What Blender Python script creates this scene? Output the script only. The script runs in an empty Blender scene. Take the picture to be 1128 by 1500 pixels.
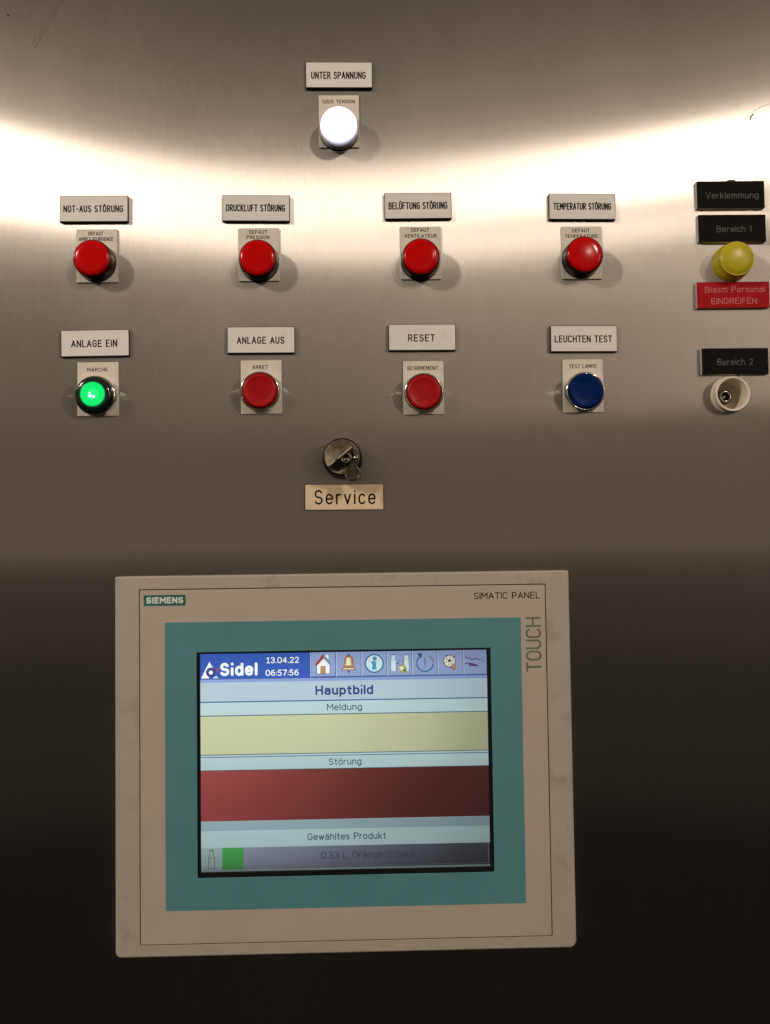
import bpy, math, random
from mathutils import Matrix, Vector

random.seed(7)
S = bpy.context.scene
COL = S.collection
MM = 0.001

# ------------------------------------------------------------------ camera, world, lamps, exposure
cam_d = bpy.data.cameras.new("camera")
cam = bpy.data.objects.new("camera", cam_d)
COL.objects.link(cam)
cam_d.sensor_fit = 'VERTICAL'
cam_d.sensor_height = 36.0
cam_d.sensor_width = 36.0
cam_d.lens = 29.04
cam_d.clip_start = 0.01
cam_d.clip_end = 60
cam.matrix_world = Matrix(((0.99971, 0.01256, -0.02076, 0.01890),
                           (-0.02029, -0.03646, -0.99913, -0.61777),
                           (-0.01330, 0.99926, -0.03619, 0.16056),
                           (0, 0, 0, 1)))
S.camera = cam

S.view_settings.view_transform = 'Standard'
S.view_settings.look = 'None'
S.view_settings.exposure = 0
S.view_settings.gamma = 1


def lamp(name, loc, power, sx, sy, col, aim=(0.02, 0, 0.35)):
    d = bpy.data.lights.new(name, 'AREA')
    d.shape = 'RECTANGLE'
    d.size = sx
    d.size_y = sy
    d.energy = power
    d.color = col
    o = bpy.data.objects.new(name, d)
    COL.objects.link(o)
    o.location = loc
    o.rotation_euler = (Vector(aim) - Vector(loc)).to_track_quat('-Z', 'Y').to_euler()
    return o


LAMP_COL = (1.0, 0.845, 0.70)
lamp("hall_lamp_left", (-1.231, -1.001, 1.027), 13.2, 0.104, 0.20, LAMP_COL)
lamp("hall_lamp_right", (1.308, -2.026, 1.441), 17.2, 0.104, 0.21, LAMP_COL)
lamp("hall_lamp_far", (1.157, -2.994, 1.532), 3.9, 0.05, 0.12, LAMP_COL)
lamp("wall_lamp_right", (1.636, -1.541, 0.790), 3.4, 0.127, 0.46, (1.0, 0.78, 0.64))

W = bpy.data.worlds.new("World")
S.world = W
W.use_nodes = True
wt = W.node_tree
wt.nodes.clear()
w_out = wt.nodes.new('ShaderNodeOutputWorld')
w_bg = wt.nodes.new('ShaderNodeBackground')
w_tc = wt.nodes.new('ShaderNodeTexCoord')
w_sep = wt.nodes.new('ShaderNodeSeparateXYZ')
w_mr = wt.nodes.new('ShaderNodeMapRange')
w_mr.inputs[1].default_value = -1
w_mr.inputs[2].default_value = 1
w_ramp = wt.nodes.new('ShaderNodeValToRGB')
els = w_ramp.color_ramp.elements
els[0].position = 0.0
els[1].position = 1.0


def wcol(g):
    return (g * 1.23, g, g * 0.77, 1)


els[0].color = wcol(0.018)
els[1].color = wcol(0.17)
for pos, g in ((0.262, 0.021), (0.345, 0.015), (0.36, 0.042), (0.40, 0.046), (0.425, 0.034), (0.456, 0.066), (0.484, 0.088), (0.4915, 0.095), (0.4955, 0.42), (0.506, 0.23), (0.56, 0.19), (0.654, 0.135), (0.774, 0.135)):
    e = els.new(pos)
    e.color = wcol(g)
wt.links.new(w_tc.outputs['Generated'], w_sep.inputs[0])
wt.links.new(w_sep.outputs['Z'], w_mr.inputs[0])
wt.links.new(w_mr.outputs[0], w_ramp.inputs[0])
wt.links.new(w_ramp.outputs[0], w_bg.inputs[0])
w_bg.inputs[1].default_value = 1.0
wt.links.new(w_bg.outputs[0], w_out.inputs[0])

# ------------------------------------------------------------------ materials


def mat_new(name):
    m = bpy.data.materials.new(name)
    m.use_nodes = True
    nt = m.node_tree
    return m, nt, nt.nodes['Principled BSDF'], nt.nodes['Material Output']


def noise_fac(nt, scale, detail=3, stretch=(1, 1, 1), rough=0.55):
    tc = nt.nodes.new('ShaderNodeTexCoord')
    mp = nt.nodes.new('ShaderNodeMapping')
    mp.inputs['Scale'].default_value = stretch
    n = nt.nodes.new('ShaderNodeTexNoise')
    n.inputs['Scale'].default_value = scale
    n.inputs['Detail'].default_value = detail
    n.inputs['Roughness'].default_value = rough
    nt.links.new(tc.outputs['Object'], mp.inputs['Vector'])
    nt.links.new(mp.outputs[0], n.inputs['Vector'])
    return n.outputs['Fac']


def ramp(nt, fac, stops):
    r = nt.nodes.new('ShaderNodeValToRGB')
    e = r.color_ramp.elements
    e[0].position, e[0].color = stops[0][0], (*stops[0][1], 1)
    e[1].position, e[1].color = stops[-1][0], (*stops[-1][1], 1)
    for p, c in stops[1:-1]:
        x = e.new(p)
        x.color = (*c, 1)
    nt.links.new(fac, r.inputs[0])
    return r.outputs[0]


def plastic(name, col, rough=0.45, var=0.08, scale=120, bump=0.0, coat=0.0, spec=0.5, dirt=None):
    m, nt, p, out = mat_new(name)
    lo = tuple(c * (1 - var) for c in col)
    hi = tuple(min(1, c * (1 + var)) for c in col)
    f = noise_fac(nt, scale, 4)
    c = ramp(nt, f, [(0.3, lo), (0.7, hi)])
    if dirt:
        f2 = noise_fac(nt, dirt[1], 5, rough=0.65)
        mask = ramp(nt, f2, [(dirt[2], (0, 0, 0)), (dirt[2] + 0.16, (1, 1, 1))])
        mx = nt.nodes.new('ShaderNodeMixRGB')
        mx.blend_type = 'MIX'
        mul = nt.nodes.new('ShaderNodeMath')
        mul.operation = 'MULTIPLY'
        mul.inputs[1].default_value = dirt[3]
        nt.links.new(mask, mul.inputs[0])
        nt.links.new(mul.outputs[0], mx.inputs[0])
        nt.links.new(c, mx.inputs[1])
        mx.inputs[2].default_value = (*dirt[0], 1)
        c = mx.outputs[0]
    nt.links.new(c, p.inputs['Base Color'])
    p.inputs['Roughness'].default_value = rough
    p.inputs['Coat Weight'].default_value = coat
    p.inputs['Coat Roughness'].default_value = 0.08
    p.inputs['Specular IOR Level'].default_value = spec
    if bump:
        b = nt.nodes.new('ShaderNodeBump')
        b.inputs['Strength'].default_value = bump
        b.inputs['Distance'].default_value = 0.0002
        f3 = noise_fac(nt, 1600, 2)
        nt.links.new(f3, b.inputs['Height'])
        nt.links.new(b.outputs[0], p.inputs['Normal'])
    return m


def metal(name, col, rough, var=0.1, scale=300):
    m, nt, p, out = mat_new(name)
    p.inputs['Metallic'].default_value = 1
    f = noise_fac(nt, scale, 3)
    c = ramp(nt, f, [(0.3, tuple(k * (1 - var) for k in col)), (0.7, tuple(min(1, k * (1 + var)) for k in col))])
    nt.links.new(c, p.inputs['Base Color'])
    r = nt.nodes.new('ShaderNodeMapRange')
    r.inputs[3].default_value = rough * 0.8
    r.inputs[4].default_value = rough * 1.25
    nt.links.new(f, r.inputs[0])
    nt.links.new(r.outputs[0], p.inputs['Roughness'])
    return m


def brushed_steel():
    """stainless steel with a vertical grain: tight along the grain, wide across it, plus a rougher lobe of the worn film on it"""
    m = bpy.data.materials.new('brushed_steel')
    m.use_nodes = True
    nt = m.node_tree
    nt.nodes.clear()
    out = nt.nodes.new('ShaderNodeOutputMaterial')
    col = (0.347, 0.33, 0.308)
    g1 = noise_fac(nt, 900, 3, (1, 1, 0.06))
    g2 = noise_fac(nt, 420, 3, (1, 1, 0.12))
    g3 = noise_fac(nt, 7, 4, (1.0, 1, 0.8))
    add = nt.nodes.new('ShaderNodeMath')
    add.operation = 'ADD'
    nt.links.new(g1, add.inputs[0])
    nt.links.new(g2, add.inputs[1])
    half = nt.nodes.new('ShaderNodeMath')
    half.operation = 'MULTIPLY'
    half.inputs[1].default_value = 0.5
    nt.links.new(add.outputs[0], half.inputs[0])
    sm = nt.nodes.new('ShaderNodeMath')
    sm.operation = 'MULTIPLY_ADD'
    sm.inputs[1].default_value = 0.35
    nt.links.new(g3, sm.inputs[0])
    hh = nt.nodes.new('ShaderNodeMath')
    hh.operation = 'MULTIPLY'
    hh.inputs[1].default_value = 0.65
    nt.links.new(half.outputs[0], hh.inputs[0])
    nt.links.new(hh.outputs[0], sm.inputs[2])
    c = ramp(nt, sm.outputs[0], [(0.32, tuple(k * 0.93 for k in col)), (0.68, tuple(k * 1.07 for k in col))])
    tan = nt.nodes.new('ShaderNodeCombineXYZ')
    tan.inputs[2].default_value = 1.0
    lobes = []
    for rough, an, var in ((0.2444, 0.807, 0.11), (0.4341, 0.554, 0.06)):
        q = nt.nodes.new('ShaderNodeBsdfAnisotropic')
        q.distribution = 'GGX'
        nt.links.new(c, q.inputs['Color'])
        mr = nt.nodes.new('ShaderNodeMapRange')
        mr.inputs[1].default_value = 0.3
        mr.inputs[2].default_value = 0.7
        mr.inputs[3].default_value = rough * (1 - var)
        mr.inputs[4].default_value = rough * (1 + var)
        nt.links.new(sm.outputs[0], mr.inputs[0])
        nt.links.new(mr.outputs[0], q.inputs['Roughness'])
        q.inputs['Anisotropy'].default_value = an
        nt.links.new(tan.outputs[0], q.inputs['Tangent'])
        b = nt.nodes.new('ShaderNodeBump')
        b.inputs['Strength'].default_value = 0.06
        b.inputs['Distance'].default_value = 0.00005
        nt.links.new(half.outputs[0], b.inputs['Height'])
        nt.links.new(b.outputs[0], q.inputs['Normal'])
        lobes.append(q)
    mix = nt.nodes.new('ShaderNodeMixShader')
    g4 = noise_fac(nt, 5, 5, (1.0, 1, 0.45), 0.6)      # wiped film: patches with more of the rough lobe
    mf = nt.nodes.new('ShaderNodeMapRange')
    mf.inputs[1].default_value = 0.3
    mf.inputs[2].default_value = 0.7
    mf.inputs[3].default_value = 0.27
    mf.inputs[4].default_value = 0.44
    nt.links.new(g4, mf.inputs[0])
    nt.links.new(mf.outputs[0], mix.inputs[0])
    nt.links.new(lobes[0].outputs[0], mix.inputs[1])
    nt.links.new(lobes[1].outputs[0], mix.inputs[2])
    nt.links.new(mix.outputs[0], out.inputs[0])
    return m


def emit(name, col, strength=1.0, fade=True, gloss=0.0):
    """a colour shown by the LCD: own light, with the viewing-angle falloff painted in, weaker towards its lower right"""
    m = bpy.data.materials.new(name)
    m.use_nodes = True
    nt = m.node_tree
    nt.nodes.clear()
    out = nt.nodes.new('ShaderNodeOutputMaterial')
    em = nt.nodes.new('ShaderNodeEmission')
    em.inputs[0].default_value = (*col, 1)
    em.inputs[1].default_value = strength
    if fade:
        tc = nt.nodes.new('ShaderNodeTexCoord')
        sep = nt.nodes.new('ShaderNodeSeparateXYZ')
        nt.links.new(tc.outputs['Object'], sep.inputs[0])
        prof = fade if isinstance(fade, tuple) else (1.05, 1.0, 0.97, 0.86, 0.62)  # viewing-angle falloff across the display, painted into the emission
        mxr = nt.nodes.new('ShaderNodeMapRange')
        mxr.inputs[1].default_value = -0.106
        mxr.inputs[2].default_value = 0.106
        nt.links.new(sep.outputs['X'], mxr.inputs[0])
        mx = nt.nodes.new('ShaderNodeValToRGB')
        mx.color_ramp.interpolation = 'B_SPLINE'
        ex = mx.color_ramp.elements
        ex[0].position, ex[0].color = 0.0, (prof[0] * .8, prof[0] * .8, prof[0] * .8, 1)
        ex[1].position, ex[1].color = 1.0, (prof[4] * .8, prof[4] * .8, prof[4] * .8, 1)
        for pp, v in ((0.28, prof[1]), (0.55, prof[2]), (0.80, prof[3])):
            kk = ex.new(pp)
            kk.color = (v * .8, v * .8, v * .8, 1)
        nt.links.new(mxr.outputs[0], mx.inputs[0])
        mz = nt.nodes.new('ShaderNodeValToRGB')
        e = mz.color_ramp.elements
        e[0].position, e[0].color = 0.0, (0.20, 0.20, 0.21, 1)
        e[1].position, e[1].color = 1.0, (0.80, 0.80, 0.80, 1)
        for pp, v in ((0.03, 0.34), (0.12, 0.52), (0.3, 0.62), (0.55, 0.9), (0.8, 1.0), (0.93, 1.0)):
            k = e.new(pp)
            k.color = (v, v, v, 1)
        mm = nt.nodes.new('ShaderNodeMapRange')
        mm.inputs[1].default_value = -0.078
        mm.inputs[2].default_value = 0.080
        nt.links.new(sep.outputs['Z'], mm.inputs[0])
        nt.links.new(mm.outputs[0], mz.inputs[0])
        n = noise_fac(nt, 14, 2)
        nr = nt.nodes.new('ShaderNodeMapRange')
        nr.inputs[3].default_value = 0.93
        nr.inputs[4].default_value = 1.07
        nt.links.new(n, nr.inputs[0])
        a = nt.nodes.new('ShaderNodeMath')
        a.operation = 'MULTIPLY'
        nt.links.new(mx.outputs[0], a.inputs[0])
        nt.links.new(mz.outputs[0], a.inputs[1])
        b = nt.nodes.new('ShaderNodeMath')
        b.operation = 'MULTIPLY'
        nt.links.new(a.outputs[0], b.inputs[0])
        nt.links.new(nr.outputs[0], b.inputs[1])
        d = nt.nodes.new('ShaderNodeMath')
        d.operation = 'MULTIPLY'
        d.inputs[1].default_value = strength / 0.8
        nt.links.new(b.outputs[0], d.inputs[0])
        nt.links.new(d.outputs[0], em.inputs[1])
    gl = nt.nodes.new('ShaderNodeBsdfPrincipled')
    gl.inputs['Base Color'].default_value = (0.01, 0.01, 0.012, 1)
    gl.inputs['Roughness'].default_value = 0.4
    ad = nt.nodes.new('ShaderNodeAddShader')
    nt.links.new(em.outputs[0], ad.inputs[0])
    nt.links.new(gl.outputs[0], ad.inputs[1])
    nt.links.new(ad.outputs[0], out.inputs[0])
    return m


def radial_emit(name, stops, strength, radius, axis_depth=None, base=(0.02, 0.02, 0.02), rough=0.2):
    """diffuser lit from behind by its bulb: brightness over the distance from the lens axis (object origin)"""
    m, nt, p, out = mat_new(name)
    tc = nt.nodes.new('ShaderNodeTexCoord')
    sep = nt.nodes.new('ShaderNodeSeparateXYZ')
    nt.links.new(tc.outputs['Object'], sep.inputs[0])
    cmb = nt.nodes.new('ShaderNodeCombineXYZ')
    nt.links.new(sep.outputs['X'], cmb.inputs[0])
    nt.links.new(sep.outputs['Z'], cmb.inputs[2])
    ln = nt.nodes.new('ShaderNodeVectorMath')
    ln.operation = 'LENGTH'
    nt.links.new(cmb.outputs[0], ln.inputs[0])
    mr = nt.nodes.new('ShaderNodeMapRange')
    mr.inputs[2].default_value = radius
    nt.links.new(ln.outputs['Value'], mr.inputs[0])
    c = ramp(nt, mr.outputs[0], stops)
    if axis_depth:
        md = nt.nodes.new('ShaderNodeMapRange')
        md.inputs[1].default_value = -axis_depth[0] * MM
        md.inputs[2].default_value = -axis_depth[1] * MM
        md.inputs[3].default_value = 0.0
        md.inputs[4].default_value = 1.0
        nt.links.new(sep.outputs['Y'], md.inputs[0])
        pw = nt.nodes.new('ShaderNodeMath')
        pw.operation = 'POWER'
        pw.inputs[1].default_value = 2.0
        nt.links.new(md.outputs[0], pw.inputs[0])
        ml = nt.nodes.new('ShaderNodeMath')
        ml.operation = 'MULTIPLY'
        ml.inputs[1].default_value = strength
        nt.links.new(pw.outputs[0], ml.inputs[0])
        nt.links.new(ml.outputs[0], p.inputs['Emission Strength'])
    else:
        p.inputs['Emission Strength'].default_value = strength
    nt.links.new(c, p.inputs['Emission Color'])
    p.inputs['Base Color'].default_value = (*base, 1)
    p.inputs['Roughness'].default_value = rough
    return m


M = {}
M['steel'] = brushed_steel()
M['black_core'] = plastic('black_laminate', (0.012, 0.010, 0.009), 0.5)
M['white_face'] = plastic('white_laminate', (0.77, 0.765, 0.76), 0.55, 0.04, 60, dirt=((0.50, 0.44, 0.38), 90, 0.58, 0.3))
M['ivory_face'] = plastic('yellowed_laminate', (0.80, 0.66, 0.44), 0.45, 0.05, 60, dirt=((0.45, 0.33, 0.18), 70, 0.55, 0.3))
M['legend'] = plastic('legend_plate_plastic', (0.72, 0.68, 0.60), 0.5, 0.05, 90, dirt=((0.42, 0.36, 0.28), 160, 0.56, 0.45))
M['black_face'] = plastic('black_engraving_laminate', (0.008, 0.0065, 0.006), 0.7, 0.2, 200, spec=0.08)
M['white_edge'] = plastic('white_core_edge', (0.62, 0.58, 0.54), 0.5)
M['red_face'] = plastic('red_engraving_laminate', (0.40, 0.008, 0.012), 0.65, 0.1, 100, spec=0.1)
M['ink'] = plastic('black_engraving_paint', (0.007, 0.005, 0.004), 0.8, spec=0.05)
M['brown_ink'] = plastic('faded_engraving_paint', (0.010, 0.007, 0.005), 0.8, spec=0.05)
M['grey_ink'] = plastic('grey_engraving', (0.13, 0.12, 0.115), 0.6, 0.55, 900)
M['pink_ink'] = plastic('pinkish_engraving', (0.52, 0.19, 0.16), 0.6, 0.45, 900)
M['red_lens'] = plastic('red_lens_plastic', (0.56, 0.0004, 0.0008), 0.14, 0.06, 120, spec=0.22)
M['red_side'] = plastic('deep_red_lens_side', (0.035, 0.002, 0.002), 0.3, 0.2, 200, coat=0.05, spec=0.35)
M['red_cap'] = plastic('red_button_plastic', (0.40, 0.005, 0.005), 0.36, 0.10, 150, spec=0.2)
M['blue_cap'] = plastic('blue_button_plastic', (0.002, 0.017, 0.115), 0.34, 0.12, 150, spec=0.04)
M['black_ring'] = plastic('black_collar_plastic', (0.006, 0.005, 0.005), 0.5, spec=0.2)
M['chrome'] = metal('worn_chrome', (0.72, 0.70, 0.66), 0.09)
M['polished'] = metal('polished_ring_side', (0.75, 0.73, 0.69), 0.12)
M['dull_chrome'] = metal('dull_chrome', (0.55, 0.52, 0.47), 0.14)
M['lock_metal'] = metal('lock_face_metal', (0.27, 0.235, 0.18), 0.5, 0.3)
M['dark_metal'] = metal('dark_key_metal', (0.12, 0.10, 0.085), 0.33, 0.3)
M['highlight_metal'] = metal('painted_highlight_metal', (0.62, 0.56, 0.45), 0.6, 0.2)  # light on the knob ridge put into a brighter colour
M['yellow'] = plastic('yellow_lens_plastic', (0.52, 0.44, 0.015), 0.30, 0.06, 120, spec=0.28)
M['holder_white'] = plastic('yellowed_white_plastic', (0.78, 0.72, 0.60), 0.35, 0.05, 90)
M['socket'] = plastic('dark_socket', (0.03, 0.025, 0.02), 0.4)
M['green_side'] = plastic('dark_green_lens', (0.001, 0.012, 0.007), 0.14, 0.2, 200, coat=0.6)
M['bezel'] = plastic('beige_bezel_plastic', (0.46, 0.42, 0.365), 0.5, 0.04, 40, bump=0.15,
                     dirt=((0.21, 0.165, 0.12), 38, 0.54, 0.38))
M['foil'] = plastic('beige_front_foil', (0.50, 0.45, 0.385), 0.42, 0.03, 30, bump=0.1,
                    dirt=((0.34, 0.28, 0.22), 30, 0.60, 0.2))
M['teal'] = plastic('teal_front_foil', (0.10, 0.28, 0.32), 0.45, 0.04, 30, bump=0.08)
M['logo_teal'] = plastic('teal_print', (0.018, 0.135, 0.13), 0.5)
M['pale_print'] = plastic('pale_print', (0.72, 0.80, 0.72), 0.5)
M['touch_print'] = plastic('grey_green_print', (0.145, 0.18, 0.135), 0.5)
M['groove'] = plastic('dark_groove_floor', (0.045, 0.025, 0.018), 0.8, spec=0.1)  # dark floor of the gap between bezel and foil
M['mask'] = plastic('black_screen_mask', (0.008, 0.009, 0.011), 0.3)
M['scratch'] = metal('scratched_steel', (0.12, 0.10, 0.085), 0.6)
M['white_lamp'] = radial_emit('lit_white_diffuser', [(0.0, (1, 1, 1)), (0.6, (0.98, 0.97, 1.0)), (0.88, (0.72, 0.68, 0.86)), (1.0, (0.34, 0.32, 0.42))],
                              2.2, 0.0146, (6.5, 14.8), base=(0.55, 0.53, 0.55), rough=0.3)
M['green_glow'] = radial_emit('lit_green_reflector', [(0.0, (0.03, 1.0, 0.25)), (0.6, (0.0, 0.72, 0.13)), (0.85, (0.0, 0.80, 0.13)), (0.93, (0.0, 0.45, 0.09)), (1.0, (0.0, 0.015, 0.006))],
                              1.15, 0.0094, base=(0.0, 0.02, 0.01), rough=0.15)
M['bulb'] = emit('lit_bulb', (0.5, 1.0, 0.8), 3.0, fade=False)

SC = {}


def scr(name, col, strength=1.0, fade=True):
    SC[name] = emit('screen_' + name, col, strength, fade)


scr('page', (0.50, 0.66, 0.66))
scr('title', (0.47, 0.58, 0.65))
scr('blue', (0.035, 0.105, 0.46))
scr('lilac', (0.27, 0.36, 0.68))
scr('button', (0.29, 0.37, 0.62))
scr('button_hi', (0.60, 0.72, 0.80))
scr('button_lo', (0.10, 0.14, 0.32))
scr('white', (0.90, 0.93, 0.92))
scr('navy', (0.035, 0.06, 0.23))
scr('slate', (0.05, 0.085, 0.13))
scr('line', (0.06, 0.13, 0.30))
scr('dark_line', (0.06, 0.10, 0.14))
scr('yellow', (0.60, 0.63, 0.38), 1.0, (1.0, 1.02, 0.93, 0.72, 0.44))
scr('red', (0.36, 0.068, 0.066), 1.0, (1.15, 0.78, 0.40, 0.22, 0.14))  # steeper fade: lamp glare on the left painted into the red
scr('strip', (0.42, 0.58, 0.64), 1.0, (1.1, 1.0, 0.9, 0.7, 0.5))
scr('page_low', (0.60, 0.80, 0.80), 1.0, (1.1, 1.05, 0.95, 0.75, 0.55))
scr('bar', (0.30, 0.34, 0.43), 1.1, (1.35, 1.0, 0.55, 0.25, 0.10))
scr('bar_edge', (0.55, 0.60, 0.66), 1.0, (0.9, 0.7, 0.5, 0.35, 0.3))
scr('green', (0.10, 0.55, 0.12))
scr('roof', (0.38, 0.06, 0.07))
scr('door', (0.55, 0.30, 0.12))
scr('cream', (0.80, 0.82, 0.60))
scr('bronze', (0.33, 0.16, 0.09))
scr('icon_blue', (0.02, 0.16, 0.33))
scr('icon_cyan', (0.06, 0.34, 0.50))
scr('pale', (0.62, 0.80, 0.82))
scr('grey', (0.20, 0.27, 0.38))
scr('olive', (0.40, 0.42, 0.10))
scr('purple', (0.10, 0.05, 0.24))

# ------------------------------------------------------------------ mesh builder (millimetres; h = height in front of the steel)


def arc(cx, cy, rx, ry, a0, a1, n=10):
    return [(cx + rx * math.cos(math.radians(a0 + (a1 - a0) * i / n)), cy + ry * math.sin(math.radians(a0 + (a1 - a0) * i / n)))
            for i in range(n + 1)]


class MB:
    def __init__(self):
        self.v, self.f, self.mi, self.mats, self.sm = [], [], [], [], []
        self.k = 0

    def _m(self, mat):
        if mat not in self.mats:
            self.mats.append(mat)
        return self.mats.index(mat)

    def add(self, verts, faces, mat, smooth=False):
        o = len(self.v)
        self.v += [(x * MM, -h * MM, z * MM) for (x, z, h) in verts]
        i = self._m(mat)
        for f in faces:
            self.f.append(tuple(a + o for a in f))
            self.mi.append(i)
            self.sm.append(smooth)

    def poly(self, pts, h, mat):
        self.add([(x, z, h) for x, z in pts], [tuple(range(len(pts)))], mat)

    def rect(self, x0, x1, z0, z1, h, mat):
        self.poly([(x0, z0), (x1, z0), (x1, z1), (x0, z1)], h, mat)

    def loft(self, loops, mat, close=True, smooth=False, back=False):
        """loops: list of lists of (x,z,h), each of the same length"""
        n = len(loops[0])
        verts = [p for l in loops for p in l]
        faces = []
        for a in range(len(loops) - 1):
            for i in range(n):
                j = (i + 1) % n
                faces.append((a * n + i, a * n + j, (a + 1) * n + j, (a + 1) * n + i))
        if close:
            faces.append(tuple((len(loops) - 1) * n + i for i in range(n)))
        if back:
            faces.append(tuple(reversed(range(n))))
        self.add(verts, faces, mat, smooth)

    def lathe(self, prof, mat, cx=0, cz=0, n=64, smooth=True, close=True, a0=0):
        loops = []
        for r, h in prof:
            if r < 1e-6:
                r = 0.01
            loops.append([(cx + r * math.cos(2 * math.pi * i / n + a0), cz + r * math.sin(2 * math.pi * i / n + a0), h) for i in range(n)])
        self.loft(loops, mat, close and prof[-1][0] < prof[0][0] and prof[-1][0] < 0.5, smooth)

    def block(self, x0, x1, z0, z1, h0, h1, mat, ch=0.25, rad=0.4):
        def rr(d, r):
            return rrect(x0 + d, x1 - d, z0 + d, z1 - d, max(r - d, 0.05))
        self.loft([[(x, z, h0) for x, z in rr(0, rad)], [(x, z, h1 - ch) for x, z in rr(0, rad)],
                   [(x, z, h1) for x, z in rr(ch, rad)]], mat, back=True)

    def stroke(self, pts, w, base, hh, mat):
        """one engraved / printed stroke: a low ridge of half width w with round ends"""
        P = [Vector(p) for p in pts]
        Q = [P[0]]
        for p in P[1:]:
            if (p - Q[-1]).length > 1e-5:
                Q.append(p)
        if len(Q) < 2:
            return
        for i in range(1, len(Q) - 1):          # sharp corners: two strokes, each of full width
            if (Q[i] - Q[i - 1]).normalized().dot((Q[i + 1] - Q[i]).normalized()) < 0.45:
                self.stroke(Q[:i + 1], w, base, hh, mat)
                self.stroke(Q[i:], w, base, hh, mat)
                return
        closed = (Q[0] - Q[-1]).length < 1e-4
        if closed:
            Q = Q[:-1]
        n = len(Q)
        self.k += 1
        hh = hh * (1 + 0.04 * (self.k % 17))
        secs = []
        for i in range(n):
            if closed:
                a, b = (Q[i] - Q[i - 1]).normalized(), (Q[(i + 1) % n] - Q[i]).normalized()
            else:
                a = (Q[i] - Q[i - 1]).normalized() if i > 0 else (Q[1] - Q[0]).normalized()
                b = (Q[i + 1] - Q[i]).normalized() if i < n - 1 else a
            t = (a + b)
            if t.length < 0.3:
                t = a
            t.normalize()
            nr = Vector((-t.y, t.x))
            k = 1.0 / max(0.45, nr.dot(Vector((-a.y, a.x))))
            secs.append((Q[i], nr, k, w))
        if not closed:
            d0 = (Q[0] - Q[1]).normalized()
            d1 = (Q[-1] - Q[-2]).normalized()
            head = [(Q[0] + d0 * w * s, secs[0][1], 1, w * c) for s, c in ((0.97, 0.25), (0.7, 0.71), (0.35, 0.94))]
            tail = [(Q[-1] + d1 * w * s, secs[-1][1], 1, w * c) for s, c in ((0.35, 0.94), (0.7, 0.71), (0.97, 0.25))]
            secs = head + secs + tail
        verts, faces = [], []
        for q, nr, k, ww in secs:
            for s, h in ((-1, 0), (-0.75, 1), (0.75, 1), (1, 0)):
                p = q + nr * (s * ww * k)
                verts.append((p.x, p.y, base + h * hh))
        m = len(secs)
        for i in range(m if closed else m - 1):
            j = (i + 1) % m
            for c in range(3):
                faces.append((i * 4 + c, i * 4 + c + 1, j * 4 + c + 1, j * 4 + c))
        if not closed:
            faces.append((0, 1, 2, 3))
            faces.append(tuple((m - 1) * 4 + c for c in (3, 2, 1, 0)))
        self.add(verts, faces, mat)

    def mesh(self, name):
        me = bpy.data.meshes.new(name)
        me.from_pydata(self.v, [], self.f)
        for m in self.mats:
            me.materials.append(m)
        me.polygons.foreach_set('material_index', self.mi)
        me.polygons.foreach_set('use_smooth', self.sm)
        me.update()
        return me

    def build(self, name, parent=None, loc=None):
        me = self.mesh(name)
        o = bpy.data.objects.new(name, me)
        COL.objects.link(o)
        if parent:
            o.parent = parent
        if loc:
            o.location = (loc[0] * MM, 0, loc[1] * MM)
        return o


def rrect(x0, x1, z0, z1, r, n=4, rs=None):
    out = []
    rs = rs or (r, r, r, r)   # br, tr, tl, bl
    for (cx, cz, a, q) in ((x1 - rs[0], z0 + rs[0], -90, rs[0]), (x1 - rs[1], z1 - rs[1], 0, rs[1]),
                           (x0 + rs[2], z1 - rs[2], 90, rs[2]), (x0 + rs[3], z0 + rs[3], 180, rs[3])):
        for i in range(n + 1):
            t = math.radians(a + 90 * i / n)
            out.append((cx + q * math.cos(t), cz + q * math.sin(t)))
    return out


def thing(name, label, cat, x, z, group=None, rz=0):
    o = bpy.data.objects.new(name, None)
    o.empty_display_size = 0.01
    COL.objects.link(o)
    o.location = (x * MM, 0, z * MM)
    if rz:
        o.rotation_euler = (0, math.radians(rz), 0)
    o['label'] = label
    o['category'] = cat
    if group:
        o['group'] = group
    return o


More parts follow.
